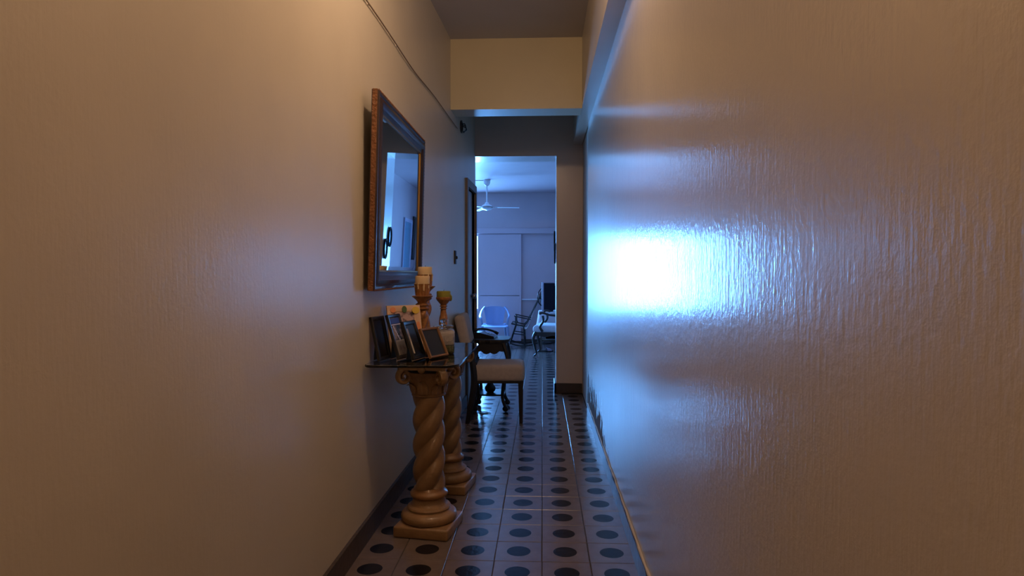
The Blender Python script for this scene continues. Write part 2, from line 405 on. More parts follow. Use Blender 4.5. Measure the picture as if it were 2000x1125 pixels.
for k in range(3):
    p = spline([(.004, -.01+.01*k, .01), (.035, -.03+.03*k, .02-.01*k), (.045, .0+.02*k, -.02), (.02, .03-.02*k, -.045)], 5)
    MB().tube(p, .004, 6).obj('wire', M_cord, jb, smooth=True)
sw = thing('light_switch', 'small slim switch plate on the wall beyond the mirror', 'switch', wl(5.32, 1.335, 0))
MB().rbox(-.004, .010, -.035, .035, -.055, .055, .003, 1).obj('plate', M_blackw, sw)
MB().rbox(.008, .022, -.008, .008, -.014, .010, .003, 1).obj('toggle', M_blackw, sw)

# ------------------------------------------------------------------ wall mirror
A = Vector((-.770, 2.845, 1.127)); B = Vector((-.745, 2.845, 2.009)); Cc = Vector((-.7695, 3.97, 1.127))
U = (Cc-A); MW = U.length; U.normalize(); V = (B-A); MH = V.length; V = (V-U*V.dot(U)).normalized(); Nn = V.cross(U)
if Nn.x < 0: Nn = -Nn
mir = thing('wall_mirror', 'large dark wooden framed mirror with bright glass hung above the console', 'mirror')
mir.matrix_world = Matrix(((U.x, V.x, Nn.x, A.x), (U.y, V.y, Nn.y, A.y), (U.z, V.z, Nn.z, A.z), (0, 0, 0, 1)))
prof = [(0, 0), (0, .027), (.006, .033), (.016, .034), (.020, .029), (.030, .036), (.045, .041), (.058, .036), (.066, .026), (.074, .024), (.086, .019)]
def ring(mb, pr, W_, H_, close=True):
    n = len(pr); vs = []
    for w_, h_ in pr: vs += [(w_, w_, h_), (W_-w_, w_, h_), (W_-w_, H_-w_, h_), (w_, H_-w_, h_)]
    fs = [(i*4+k, i*4+(k+1) % 4, (i+1)*4+(k+1) % 4, (i+1)*4+k) for i in range(n-1) for k in range(4)]
    if close: fs += [((n-1)*4+k, (n-1)*4+(k+1) % 4, (k+1) % 4, k) for k in range(4)]
    return mb.add(vs, fs)
ring(MB(), prof, MW, MH).obj('frame', M_wood, mir, smooth=True, angle=35)
ring(MB(), [(-.002, .004), (-.002, .026), (.004, .026), (.004, .004)], MW, MH).obj('frame_side', M_woodside, mir)
ring(MB(), [(.084, .018), (.084, .025), (.091, .025), (.091, .018)], MW, MH).obj('gilt_lip', M_gilt, mir)
g_ = .088; bv = .022
c = MB(); vs = []
for q, h in ((g_, .0185), (g_+bv, .020)): vs += [(q, q, h), (MW-q, q, h), (MW-q, MH-q, h), (q, MH-q, h)]
c.add(vs, [(0, 1, 5, 4), (1, 2, 6, 5), (2, 3, 7, 6), (3, 0, 4, 7), (4, 5, 6, 7)]); c.obj('mirror_glass', M_mirror, mir)
c = MB()
def beads(a, b_, n):
    for k in range(n):
        p = Vector(a).lerp(Vector(b_), (k+.5)/n); c.ball(p, .005, 6, 4, (1, 1, .9))
e = .001
beads((0, e, .03), (MW, e, .03), 60); beads((0, MH-e, .03), (MW, MH-e, .03), 60); beads((MW-e, 0, .03), (MW-e, MH, .03), 46)
c.obj('rope_edge', M_woodside, mir, smooth=True, stuff=True)
MB().box(.05, MW-.05, .05, MH-.05, .002, .008).obj('back_board', M_doorw, mir)

# ------------------------------------------------------------------ console table
GZ = .80
con = thing('console_table', 'console table with a dark glass top on twisted plaster columns', 'table', (-.53, 3.03, 0))
CO = Vector(con.location)
def gl(x, y, z=0): return Vector((x, y, z))-CO
out = []
def arc(cx, cy, r, a0, a1, n=8): return [(cx+r*math.cos(a0+(a1-a0)*k/n)-CO.x, cy+r*math.sin(a0+(a1-a0)*k/n)-CO.y) for k in range(n+1)]
out += [(-.772-CO.x, 3.78-CO.y), (-.783-CO.x, 2.85-CO.y)]+arc(-.758, 2.845, .02, PI, 1.5*PI, 4)+arc(-.44, 2.90, .075, 1.5*PI, 2*PI, 8)+arc(-.44, 3.70, .08, 0, PI/2, 8)
bm = bmesh.new(); vv = [bm.verts.new((x, y, GZ-.011)) for x, y in out]; f0 = bm.faces.new(vv)
ex = bmesh.ops.extrude_face_region(bm, geom=[f0]); [setattr(v.co, 'z', GZ) for v in ex['geom'] if isinstance(v, bmesh.types.BMVert)]
bmesh.ops.bevel(bm, geom=[e_ for e_ in bm.edges if abs(e_.verts[0].co.z-e_.verts[1].co.z) < 1e-5], offset=.002, segments=1, affect='EDGES')
bmesh.ops.recalc_face_normals(bm, faces=bm.faces)
me = bpy.data.meshes.new('glass_top'); bm.to_mesh(me); bm.free(); me.materials.append(M_glass)
gt = bpy.data.objects.new('glass_top', me); COL.objects.link(gt); gt.parent = con
def pedestal(x, y, rz):
    # shaft: four-strand right-handed twist
    prof = [(.067, .205+.44*i/100) for i in range(101)]
    def tw(a, z): return 1+.34*(abs(math.cos(1.5*(a-(z-.2)*17.5)))**.8-.62)
    sh = MB().lathe(prof, 64, fn=tw).obj('pedestal', M_plaster, con, smooth=True, angle=60)
    sh.location = gl(x, y); sh.rotation_euler = (0, 0, rz)
    MB().rbox(-.13, .13, -.13, .13, 0, .052, .010, 3).obj('plinth', M_plaster, sh, smooth=True)
    pr = [(.118, .052), (.128, .060), (.131, .074), (.127, .088), (.115, .098), (.100, .102), (.098, .106), (.102, .112), (.098, .120), (.085, .126), (.078, .140), (.075, .155), (.078, .160)]
    MB().lathe(spline(pr, 2), 40).obj('base_moulding', M_plaster, sh, smooth=True, angle=30)
    MB().lathe([(.075, .160), (.083, .163), (.087, .170), (.087, .178), (.083, .185), (.076, .190), (.072, .198), (.068, .206)], 48,
               fn=lambda a, z: 1+.022*math.cos(22*a) if .161 < z < .187 else 1).obj('rope_ring', M_rope, sh, smooth=True, angle=60)
    # capital bell with leaves
    def bell(a, z):
        t = max(0, min(1, (z-.645)/.10)); return 1+.05*math.cos(8*a)*math.sin(PI*t)
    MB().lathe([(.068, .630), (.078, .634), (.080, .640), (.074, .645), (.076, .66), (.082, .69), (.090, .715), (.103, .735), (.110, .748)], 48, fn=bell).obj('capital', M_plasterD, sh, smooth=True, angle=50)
    q = []
    for k in range(4):                            # abacus with hollowed sides
        a = PI/4+k*PI/2; a2 = a+PI/2
        p1 = Vector((math.cos(a), math.sin(a)))*.168; p2 = Vector((math.cos(a2), math.sin(a2)))*.168; mid = (p1+p2)/2
        for j in range(7):
            t = (j+.5)/7; p = p1.lerp(p2, t); p -= mid.normalized()*.020*math.sin(PI*t); q.append((p.x, p.y))
    MB().prism(q, .762, .789).obj('abacus', M_plaster, sh)
    for k in range(4):                            # corner volutes
        a = PI/4+k*PI/2; d = Vector((math.cos(a), math.sin(a), 0))
        pts = []; rr = []
        for j in range(30):
            t = j/29; ang = PI*.55+t*PI*2.9; r_ = .030*(1-t)**.8+.004
            pts.append(d*(.125-r_*math.cos(ang)*1.0)+Vector((0, 0, .730+r_*math.sin(ang)))); rr.append(.012-.005*t)
        pre = [d*.085+Vector((0, 0, .700)), d*.095+Vector((0, 0, .735))]
        MB().tube(pre+pts, [.008, .011]+rr, 8, flat=1.7, up=(-d.y, d.x, 0)).obj('volute', M_plaster, sh, smooth=True)
    for k in range(8):                            # acanthus leaves, tips curling out
        a = k*PI/4; d = Vector((math.cos(a), math.sin(a), 0)); s_ = Vector((-d.y, d.x, 0)); hgt = .075 if k % 2 == 0 else .055
        c = MB(); vs = []; rows = 7
        for j in range(rows):
            t = j/(rows-1); wd = (.022*math.sin(PI*min(1, .25+t*.75))+.004); r_ = .080+.012*t+.020*t**4; zz = .648+hgt*t-.014*max(0, t-.8)*5*t
            for m_ in (-1, -.5, 0, .5, 1): vs.append(d*(r_+.004*(1-abs(m_))-(.003 if abs(m_) == .5 else 0))+s_*wd*m_+Vector((0, 0, zz)))
        c.add(vs, [(j*5+i, j*5+i+1, j*5+i+6, j*5+i+5) for j in range(rows-1) for i in range(4)])
        vs2 = [v-d*.008 for v in vs]; o_ = len(c.v); c.add(vs2, [(j*5+i+5, j*5+i+6, j*5+i+1, j*5+i) for j in range(rows-1) for i in range(4)])
        edge = [i for i in range(4)]+[4+5*j for j in range(rows-1)]+[5*rows-1-i for i in range(4)]+[5*(rows-1)-5*j for j in range(rows-1)]
        c.f += [(edge[i], edge[(i+1) % len(edge)], o_+edge[(i+1) % len(edge)], o_+edge[i]) for i in range(len(edge))]; c.mi += [0]*len(edge)
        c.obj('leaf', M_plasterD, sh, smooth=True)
    for k in range(4):                            # boss in the middle of each abacus side
        a = k*PI/2; d = Vector((math.cos(a), math.sin(a), 0))
        MB().ball(d*.102+Vector((0, 0, .768)), .019, 10, 6, (1, 1, 1.1)).obj('boss', M_plaster, sh, smooth=True)
    return sh
pedestal(-.53, 3.03, math.radians(-9)); pedestal(-.525, 3.635, math.radians(-8))

# ------------------------------------------------------------------ things on the console
def photo_frame(label, x, y, psi, tilt, w_, h_, bw, border, pic, th=.014, ef=.02, deco=None, inner=None):
    """front faces local -y; psi turns the normal from -y towards +x"""
    t = thing('picture_frame', label, 'picture frame', (x, y, GZ+.001), math.radians(psi), 'picture frames on the console')
    ct, st = math.cos(math.radians(tilt)), math.sin(math.radians(tilt))
    R = Matrix(((1, 0, 0, 0), (0, ct, st, 0), (0, -st, ct, th*st), (0, 0, 0, 1)))
    c = MB(); pr = [(0, 0), (0, th*.8), (bw*.25, th), (bw*.8, th*.85), (bw, th*.55), (bw, 0)]
    ring(c, pr, w_, h_)
    c.v = [(vx-w_/2, th-vz, vy) for vx, vy, vz in c.v]; c.xf(R).obj('border', border, t, smooth=True, angle=30)
    MB().box(-w_/2+bw*.9, w_/2-bw*.9, th*.5, th*.6, bw*.9, h_-bw*.9).xf(R).obj('photo', pic, t)
    MB().box(-w_/2+.004, w_/2-.004, th*.86, th+.001, .004, h_-.004).xf(R).obj('backing', M_black, t)
    top = R @ Vector((0, th, h_*.72)); foot = Vector((0, top.y+h_*ef, .0015))
    c = MB(); 
    for sgn in (-1, 1): pass
    a1 = top+Vector((-.012, 0, 0)); a2 = top+Vector((.012, 0, 0)); b1 = foot+Vector((-.028, 0, 0)); b2 = foot+Vector((.028, 0, 0))
    n_ = Vector((0, .003, 0)); c.add([a1, a2, b2, b1, a1+n_, a2+n_, b2+n_, b1+n_], [(0, 1, 2, 3), (7, 6, 5, 4), (0, 4, 5, 1), (1, 5, 6, 2), (2, 6, 7, 3), (3, 7, 4, 0)])
    c.obj('easel_leg', M_black, t)
    if deco:
        for nm, mm, cx, cz, rx, rz_ in deco:
            pts = [(cx+rx*math.cos(2*PI*k/18), cz+rz_*math.sin(2*PI*k/18)) for k in range(18)]
            MB().prism(pts, -.0015, th*.3, 'y').xf(R).obj(nm, mm, t)
    if inner:
        for nm, mm, xa, xb, za, zb in inner:
            MB().box(xa, xb, th*.40, th*.52, za, zb).xf(R).obj(nm, mm, t)
    return t
photo_frame('tall black photo frame with blue and white lettering, second from the wall', -.640, 3.045, 76, 17, .130, .215, .016, M_black, M_ph1,
            inner=[('blue_band', M_bluec, -.05, .05, .170, .196), ('white_line', M_whitep, -.05, .05, .163, .167), ('pale_strip', M_ph3, -.045, .045, .018, .09)]
            +[('white_scroll', M_whitep, -.03+.006*k, -.022+.006*k, .148-.012*k-(.004 if k % 2 else 0), .160-.012*k) for k in range(6)])
photo_frame('plain black photo frame at the back, closest to the wall', -.720, 2.99, 76, 12, .12, .205, .018, M_black, M_black)
photo_frame('cream card photo frame with coloured spots behind the black frames', -.665, 3.205, 33, 13, .175, .245, .034, M_cream, M_ph2, deco=[
    ('peach_spot', M_peach, -.058, .222, .015, .014), ('green_oval', M_leafg, .002, .224, .013, .017), ('yellow_spot', M_yellow, .062, .218, .020, .018), ('peach_patch', M_peach, .070, .13, .010, .03)])
photo_frame('black photo frame leaning in the middle with a pale print', -.566, 3.03, 76, 19, .135, .185, .020, M_black, M_black, inner=[('pale_strip', M_ph3, -.052, -.030, .03, .15)])
photo_frame('low brown-edged photo frame turned beside the glass jar', -.482, 3.085, 64, 25, .145, .150, .012, M_brownfr, M_black, th=.016)

jar = thing('glass_jar', 'square lidded glass jar of cotton and pebbles beside the frames', 'jar', (-.500, 3.29, GZ+.001), math.radians(8))
MB().rbox(-.056, .056, -.056, .056, 0, .118, .012, 3).obj('jar_body', M_jar, jar, smooth=True)
MB().rbox(-.050, .050, -.050, .050, .006, .040, .008, 2).obj('pebble_filling', M_gravel, jar, smooth=True)
MB().rbox(-.050, .050, -.050, .050, .0405, .106, .010, 2).obj('cotton_filling', M_cotton, jar, smooth=True)
MB().lathe([(.020, .118), (.030, .121), (.046, .128), (.052, .134), (.050, .137), (.030, .138), (.012, .141), (.010, .148), (.017, .156), (.018, .163), (.010, .170), (.003, .172)], 28).obj('jar_lid', M_jar, jar, smooth=True)

def drip_cup(c, r, z0_, z1_, n=32): pass
def candlestick(label, x, y, zc, rc, hc, wax, thick, rz=0):
    """zc: height of candle top above the glass"""
    t = thing('candlestick', label, 'candlestick', (x, y, GZ+.001), rz, 'candlesticks on the console')
    b0 = zc-hc                                    # candle foot
    if thick:
        zt = b0-.062                              # tray level
        MB().lathe(spline([(.050, 0), (.052, .012), (.040, .022), (.030, .034)], 3), 28).obj('foot', M_bronze, t, smooth=True)
        sh = [(.026+.004*math.sin(3*PI*i/30), .034+(zt-.075-.034)*i/30) for i in range(31)]
        MB().lathe(sh, 28, fn=lambda a, z: 1+.16*math.cos(3*(a-z*26))).obj('stem', M_bronze, t, smooth=True, angle=60)
        for k in range(3):
            a = 2.1*k; zz = .09+.05*k
            MB().ball((.031*math.cos(a), .031*math.sin(a), zz), .012, 8, 5, (1, 1, 1.6)).obj('leaf', M_bronze, t, smooth=True)
        z = zt-.075
        MB().lathe([(.024, z), (.034, z+.006), (.036, z+.012), (.026, z+.018), (.026, z+.022), (.035, z+.028), (.035, z+.034), (.024, z+.040), (.026, z+.046), (.036, z+.058), (.052, z+.071), (.055, z+.075), (.050, z+.077), (.03, z+.077)], 32).obj('drip_tray', M_bronze, t, smooth=True, angle=50)
        MB().lathe([(.034, zt+.002), (.036, zt+.02), (.038, zt+.045), (.041, b0), (.036, b0+.001)], 60, fn=lambda a, z: 1+.06*math.cos(14*a)).obj('fluted_cup', M_bronze, t, smooth=True, angle=60)
    else:
        MB().lathe(spline([(.040, 0), (.042, .010), (.032, .018), (.022, .030)], 3), 28).obj('foot', M_bronze, t, smooth=True)
        z = b0-.060
        MB().lathe(spline([(.020, .030), (.027, .055), (.024, z-.06), (.019, z-.03), (.015, z)], 5), 28, fn=lambda a, q: 1+.05*math.cos(6*a+q*80)).obj('stem', M_bronze, t, smooth=True)
        MB().lathe([(.014, z), (.021, z+.004), (.015, z+.009), (.015, z+.012), (.022, z+.017), (.016, z+.023), (.018, z+.028), (.034, z+.046), (.041, z+.058), (.041, z+.066), (.038, z+.068)], 32).obj('cup', M_bronze, t, smooth=True)
    pr = [(rc*.98, b0+.0012), (rc, b0+.008), (rc*1.01, zc-.006), (rc*.97, zc-.001), (rc*.85, zc), (rc*.75, zc-.003), (.004, zc-.004)]
    MB().lathe(pr, 36, fn=lambda a, z: 1+.015*math.sin(3*a+1)).obj('candle', wax, t, smooth=True, angle=60)
    MB().tube([(0, 0, zc-.006), (.001, 0, zc+.002), (.003, .001, zc+.007)], .0012, 6).obj('wick', M_cord, t)
    if not thick:
        MB().tube([(rc*.96, -.004, zc-.018), (rc*1.10, -.005, zc-.03), (rc*1.12, -.004, zc-.045), (rc*1.02, 0, zc-.055)], [.003, .006, .006, .003], 8).obj('wax_drip', wax, t, smooth=True)
        return t
    n = 4
    for k in range(n):
        a = -2.7+k*.75; rr = rc*1.0; ln = .018+.02*((k*37) % 5)/5
        MB().tube([(rr*math.cos(a), rr*math.sin(a), b0+.006), (rr*1.05*math.cos(a), rr*1.05*math.sin(a), b0-.01), (rr*1.04*math.cos(a), rr*1.04*math.sin(a), b0-ln)], [.003, .0045, .003], 6).obj('wax_drip', wax, t, smooth=True)
    return t
candlestick('carved bronze candlestick with a cream candle, shorter one against the mirror', -.618, 3.35, .389, .037, .042, M_candle, True)
candlestick('tallest carved bronze candlestick with a cream candle, behind its shorter twin', -.625, 3.47, .437, .038, .042, M_candle, True, 1.0)
candlestick('slender amber candlestick with an olive green candle behind the jar', -.537, 3.54, .306, .038, .040, M_green, False)

# ------------------------------------------------------------------ upholstered side chair (faces +x)
ch = thing('side_chair', 'oatmeal upholstered chair with black legs past the console', 'chair', (-.37, 5.40, 0), math.radians(2))
c = MB()
c.rbox(-.19, .225, -.205, .205, .335, .470, .035, 4)
c.v = [(x, y, z+(.028*math.cos(min(1, abs(x-.01)/.22)*PI/2)*math.cos(min(1, abs(y)/.21)*PI/2) if z > .42 else 0)) for x, y, z in c.v]
c.obj('seat', M_cloth, ch, smooth=True, angle=70)
MB().rbox(-.185, .215, -.19, .19, .322, .345, .004, 1).obj('seat_frame', M_blackw, ch)
for s in (-1, 1):
    MB().tube([(.195, s*.18, 0), (.192, s*.18, .33)], [.019, .029], 4, up=(1, 0, 0)).obj('leg', M_blackw, ch)
    yy = s*.19
    MB().tube(spline([(-.235, yy, .0), (-.205, yy, .16), (-.18, yy, .34), (-.195, yy, .50), (-.235, yy*.95, .68)], 4), [.020+.010*math.sin(PI*i/16) for i in range(17)], 6, up=(1, 0, 0)).obj('leg', M_blackw, ch, smooth=True)
MB().rbox(-.19, -.16, -.18, .18, .335, .49, .004, 1).obj('back_rail', M_blackw, ch)
Rb = Matrix.Translation((-.245, 0, .62)) @ Matrix.Rotation(math.radians(-13), 4, 'Y')
c = MB(); c.rbox(-.045, .045, -.215, .215, 0, .255, .035, 4, Rb)
c.obj('backrest', M_cloth, ch, smooth=True, angle=70)
MB().rbox(-.012, .012, -.16, .16, 0, .14, .004, 1, Matrix.Translation((-.19, 0, .49)) @ Matrix.Rotation(math.radians(-12), 4, 'Y')).obj('back_panel', M_blackw, ch)
MB().tube([(-.20, -.185, .16), (-.20, .185, .16)], .011, 6).obj('stretcher', M_blackw, ch)

# ------------------------------------------------------------------ telephone table
tt = thing('telephone_table', 'small dark carved table with curved legs behind the side chair', 'table', (-.45, 5.80, 0))
# scalloped top outline
pts = []
for k in range(48):
    a = 2*PI*k/48; rx, ry = .165, .19; e_ = 5
    r_ = (abs(math.cos(a))**e_+abs(math.sin(a))**e_)**(-1/e_); r_ *= 1+.012*math.cos(12*a)
    pts.append((rx*r_*math.cos(a), ry*r_*math.sin(a)))
MB().prism(pts, .610, .632).obj('table_top', M_blackw, tt)
MB().prism([(x*.92, y*.92) for x, y in pts], .597, .610).obj('top_moulding', M_blackw, tt)
def apron(ln, flip=False):
    q = [(-ln, .597), (ln, .597)]
    for k in range(25):
        t = k/24; q.append((ln-2*ln*t, .545-.028*math.sin(PI*t)-.016*abs(math.cos(3*PI*t))))
    return q
for s in (-1, 1):
    MB().prism(apron(.12), s*.155-.008, s*.155+.008, 'y').obj('apron', M_blackw, tt)
    MB().prism(apron(.145), s*.125-.008, s*.125+.008, 'x').obj('apron', M_blackw, tt)
for sx in (-1, 1):
    for sy in (-1, 1):
        k1 = 1.0
        p = spline([(sx*.115, sy*.145, .60), (sx*.145, sy*.160, .50), (sx*.150, sy*.165, .42), (sx*.115, sy*.135, .25), (sx*.105, sy*.125, .12), (sx*.13, sy*.15, .045)], 5)
        MB().tube(p, [.026-.011*math.sin(PI*min(1, i/(len(p)-1)*1.1)) if i < 14 else .015 for i in range(len(p))], 8).obj('leg', M_blackw, tt, smooth=True)
        MB().ball((sx*.132, sy*.152, .028), .027, 10, 7).obj('ball_foot', M_blackw, tt, smooth=True)
MB().rbox(-.12, .12, -.14, .14, .135, .150, .004, 1).obj('shelf', M_blackw, tt)
vs_ = thing('small_urn', 'squat dark urn standing on the low shelf of the small table', 'urn', (-.46, 5.77, .151))
MB().lathe(spline([(.030, 0), (.045, .02), (.047, .045), (.030, .07), (.024, .085), (.030, .092)], 4), 20).obj('urn_body', M_black, vs_, smooth=True)
MB().lathe([(.031, .0925), (.028, .100), (.010, .106), (.008, .114), (.003, .118)], 20).obj('urn_lid', M_black, vs_, smooth=True)
ph = thing('telephone', 'black desk telephone with its handset resting on the small table', 'telephone', (-.50, 5.79, .633), math.radians(-8))
c = MB(); c.prism([(-.09, 0), (.09, 0), (.088, .018), (-.04, .050), (-.085, .052)], -.075, .075, 'y'); c.obj('phone_body', M_black, ph)
p = spline([(-.10, -.02, .062), (-.06, -.02, .078), (.0, -.02, .078), (.07, -.02, .062), (.115, -.02, .038)], 5)
MB().tube(p, [.021]*4+[.014]*13+[.020]*4, 8, flat=.7).obj('handset', M_black, ph, smooth=True)
pts = []
for i in range(15):
    k = i
    kx = .02+.025*(k % 4-1.5); ky = .02+.022*(k//4)-.02; zz = .050-(kx+.04)*.25+.004
c = MB()
for k in range(12):
    kx = .012+.020*(k % 3); ky = .005+.018*(k//3-.0); zz = .052-(kx+.04)*.25
    c.rbox(kx-.006, kx+.006, ky-.005, ky+.005, zz-.006, zz+.002, .001, 1)
c.obj('key', M_metal, ph, stuff=True)
cd = MB().tube(spline([(-.56, 5.62, .004), (-.54, 5.60, .004), (-.50, 5.58, .004), (-.47, 5.60, .006), (-.51, 5.62, .008), (-.54, 5.60, .010), (-.50, 5.57, .006), (-.44, 5.585, .004)], 8), .003, 6).obj('loose_wire', M_cord, None, smooth=True)
tag(cd, 'thin dark cord looped on the floor under the small table', 'cord')

# ------------------------------------------------------------------ plastic chair (faces camera, -y)
pc = thing('plastic_chair', 'pale blue moulded plastic armchair against the far panels', 'chair', (-.79, 10.86, 0), math.radians(4))
SC = .80
c = MB()                                             # seat shell
nx, ny = 10, 8; vs = []
for j in range(ny+1):
    for i in range(nx+1):
        u_ = i/nx*2-1; v_ = j/ny
        vs.append((u_*(.205+.015*(1-v_)), -.22+.42*v_, .345-.02*(1-u_*u_)*math.sin(PI*min(1, v_*1.1))+(.0 if v_ > .1 else -.015)))
def shell(c, vs, nx, ny, th):
    o = len(c.v); n = len(vs); c.add(vs, [(j*(nx+1)+i, j*(nx+1)+i+1, (j+1)*(nx+1)+i+1, (j+1)*(nx+1)+i) for j in range(ny) for i in range(nx)])
    c.add([Vector(v)+Vector(th) for v in vs], [((j+1)*(nx+1)+i, (j+1)*(nx+1)+i+1, j*(nx+1)+i+1, j*(nx+1)+i) for j in range(ny) for i in range(nx)])
    E_ = [i for i in range(nx)]+[nx+(nx+1)*j for j in range(ny)]+[(nx+1)*(ny+1)-1-i for i in range(nx)]+[(nx+1)*(ny)-(nx+1)*j for j in range(ny)]
    for a, b_ in zip(E_, E_[1:]+E_[:1]): c.f.append((o+a, o+b_, o+n+b_, o+n+a)); c.mi.append(0)
shell(c, vs, nx, ny, (0, 0, -.012)); c.obj('seat', M_blue, pc, smooth=True, angle=50)
c = MB(); vs = []
for j in range(9):
    for i in range(nx+1):
        u_ = i/nx*2-1; v_ = j/8
        wd = .135+.05*v_; top = .315*(1-.10*abs(u_)**3)
        vs.append((u_*wd, .19+.08*v_-.035*u_*u_, .335+top*v_))
shell(c, vs, nx, 8, (0, .010, 0)); c.obj('backrest', M_blue, pc, smooth=True, angle=50)
for s in (-1, 1):
    p = spline([(s*.17, .245, .640), (s*.215, .18, .585), (s*.238, .05, .525), (s*.240, -.12, .500), (s*.222, -.205, .470), (s*.205, -.215, .37)], 4)
    MB().tube(p, .019, 8, flat=.6, up=(0, 0, 1)).obj('armrest', M_blue, pc, smooth=True)
    MB().tube([(s*.208, -.215, .345), (s*.225, -.235, 0)], [.028, .019], 6, flat=.6, up=(0, 1, 0)).obj('leg', M_blue, pc, smooth=True)
    MB().tube([(s*.175, .19, .36), (s*.205, .255, 0)], [.026, .018], 6, flat=.6, up=(0, 1, 0)).obj('leg', M_blue, pc, smooth=True)

# ------------------------------------------------------------------ rocking chair (faces -x)
rk = thing('rocking_chair', 'dark wooden rocking chair with a taupe sling seat in the far room', 'rocking chair', (-.335, 10.93, 0))
for s in (-1, 1):
    yy = s*.23
    rp = [(-.30+.62*i/16, yy, .018+.10*((i/16-.52)*2)**2) for i in range(17)]
    MB().tube(rp, .013, 6).obj('rocker', M_blackw, rk, smooth=True)
    MB().tube([(-.20, yy, .04), (-.085, yy, .40)], .013, 6).obj('leg', M_blackw, rk)
    MB().tube([(.05, yy, .025), (.03, yy, .36)], .013, 6).obj('leg', M_blackw, rk)
    MB().tube([(-.17, yy, .385), (.03, yy, .345), (.085, yy, .40), (.30, yy, .83)], .013, 6).obj('side_rail', M_blackw, rk, smooth=True)
    MB().rbox(-.13, .15, yy-.02, yy+.02, 0, .018, .006, 2, Matrix.Translation((0, 0, .475)) @ Matrix.Rotation(math.radians(12), 4, 'Y')).obj('armrest', M_blackw, rk)
    MB().tube([(-.10, yy, .39), (-.10, yy, .50)], .011, 6).obj('arm_post', M_blackw, rk)
    MB().tube([(-.13, yy, .22), (.04, yy, .20)], .009, 6).obj('side_stretcher', M_blackw, rk)
for x_, z_ in ((-.165, .385), (.295, .82), (-.135, .22), (.04, .16)):
    MB().tube([(x_, -.23, z_), (x_, .23, z_)], .010, 6).obj('cross_bar', M_blackw, rk)
c = MB(); P = spline([(-.17, .392), (-.05, .34), (.06, .295), (.11, .35), (.19, .57), (.295, .825)], 4); vs = []
for x_, z_ in P:
    for k in range(5): vs.append((x_, -.215+.43*k/4, z_))
shell(c, vs, 4, len(P)-1, (.006, 0, -.008)); c.obj('sling', M_sling, rk, smooth=True, angle=60)

# ------------------------------------------------------------------ cloth covered stand + television
st = thing('television_stand', 'low table draped in white cloth under the television', 'table', (.27, 10.55, 0))
c = MB(); L1 = [(-.33, -.26), (.33, -.26), (.33, .26), (-.33, .26)]
vs = []; lev = ((.612, 1.0), (.60, 1.03), (.45, 1.08), (.31, 1.17))
n = 64
for z_, k_ in lev:
    for i in range(n):
        a = 2*PI*i/n; e_ = 8; r_ = (abs(math.cos(a))**e_+abs(math.sin(a))**e_)**(-1/e_)
        fold = 1+(.012*math.sin(9*a)+.008*math.sin(17*a))*(1 if z_ < .5 else 0)
        vs.append((.32*r_*math.cos(a)*k_*fold, .25*r_*math.sin(a)*k_*fold, z_))
c.add(vs, [(j*n+i, j*n+(i+1) % n, (j+1)*n+(i+1) % n, (j+1)*n+i) for j in range(3) for i in range(n)]+[tuple(range(n))])
cl = c.obj('tablecloth', M_linen, None, smooth=True); cl.location = (.27, 10.55, 0)
tag(cl, 'white cloth draped over the low table under the television', 'tablecloth')
MB().rbox(-.32, .32, -.25, .25, .585, .608, .004, 1).obj('table_top', M_doorw, st)
for sx in (-1, 1):
    for sy in (-1, 1): MB().tube([(sx*.29, sy*.22, 0), (sx*.28, sy*.21, .59)], [.018, .022], 4).obj('leg', M_doorw, st)
MB().rbox(-.28, .28, -.21, .21, .14, .155, .003, 1).obj('shelf', M_doorw, st)
tv = thing('television', 'bulky black tube television seen from behind and its side', 'television', (.22, 10.55, .613))
MB().rbox(-.225, -.195, -.24, .24, .0, .455, .006, 2).obj('front_bezel', M_tvrim, tv)
MB().rbox(-.232, -.224, -.19, .19, .06, .41, .003, 1).obj('screen', M_black, tv)
c = MB(); c.rbox(-.197, -.02, -.235, .235, .0, .44, .008, 2); c.obj('housing', M_tv, tv)
c = MB(); vs = []
for x_, yy, za, zb in ((-.03, .21, .01, .395), (.06, .20, .01, .385), (.20, .14, .03, .30), (.25, .10, .05, .22)):
    vs += [(x_, -yy, za), (x_, yy, za), (x_, yy, zb), (x_, -yy, zb)]
c.add(vs, [(j*4+k, j*4+(k+1) % 4, (j+1)*4+(k+1) % 4, (j+1)*4+k) for j in range(3) for k in range(4)]+[(0, 1, 2, 3), (12, 13, 14, 15)]); c.obj('tube_cover', M_tv, tv)
# clutter low under the cloth
for lab, nm, x_, y_, z_, w_, h_, mm in (
    ('pale plastic box on the low shelf behind the armchair', 'storage_box', .14, 10.50, .157, .10, .06, M_white),
    ('dark wicker basket on the low shelf behind the armchair', 'basket', .36, 10.50, .157, .09, .09, M_bsk)):
    t = thing(nm, lab, 'box' if nm == 'storage_box' else 'basket', (x_, y_, z_))
    c = MB(); c.v = []; q = lambda w1, z1: [(-w1, -.08, z1), (w1, -.08, z1), (w1, .08, z1), (-w1, .08, z1)]
    c.add(q(w_*.85, 0)+q(w_, h_)+q(w_*.92, h_)+q(w_*.8, .006), [(3, 2, 1, 0)]+[(j*4+k, j*4+(k+1) % 4, (j+1)*4+(k+1) % 4, (j+1)*4+k) for j in range(3) for k in range(4)]+[(12, 13, 14, 15)])
    c.obj('container', mm, t); ring(MB(), [(0, 0), (0, .01), (.008, .01), (.008, 0)], 2*w_+.01, .17).xf(Matrix.Translation((-w_-.005, -.085, h_))).obj('rim', mm, t)
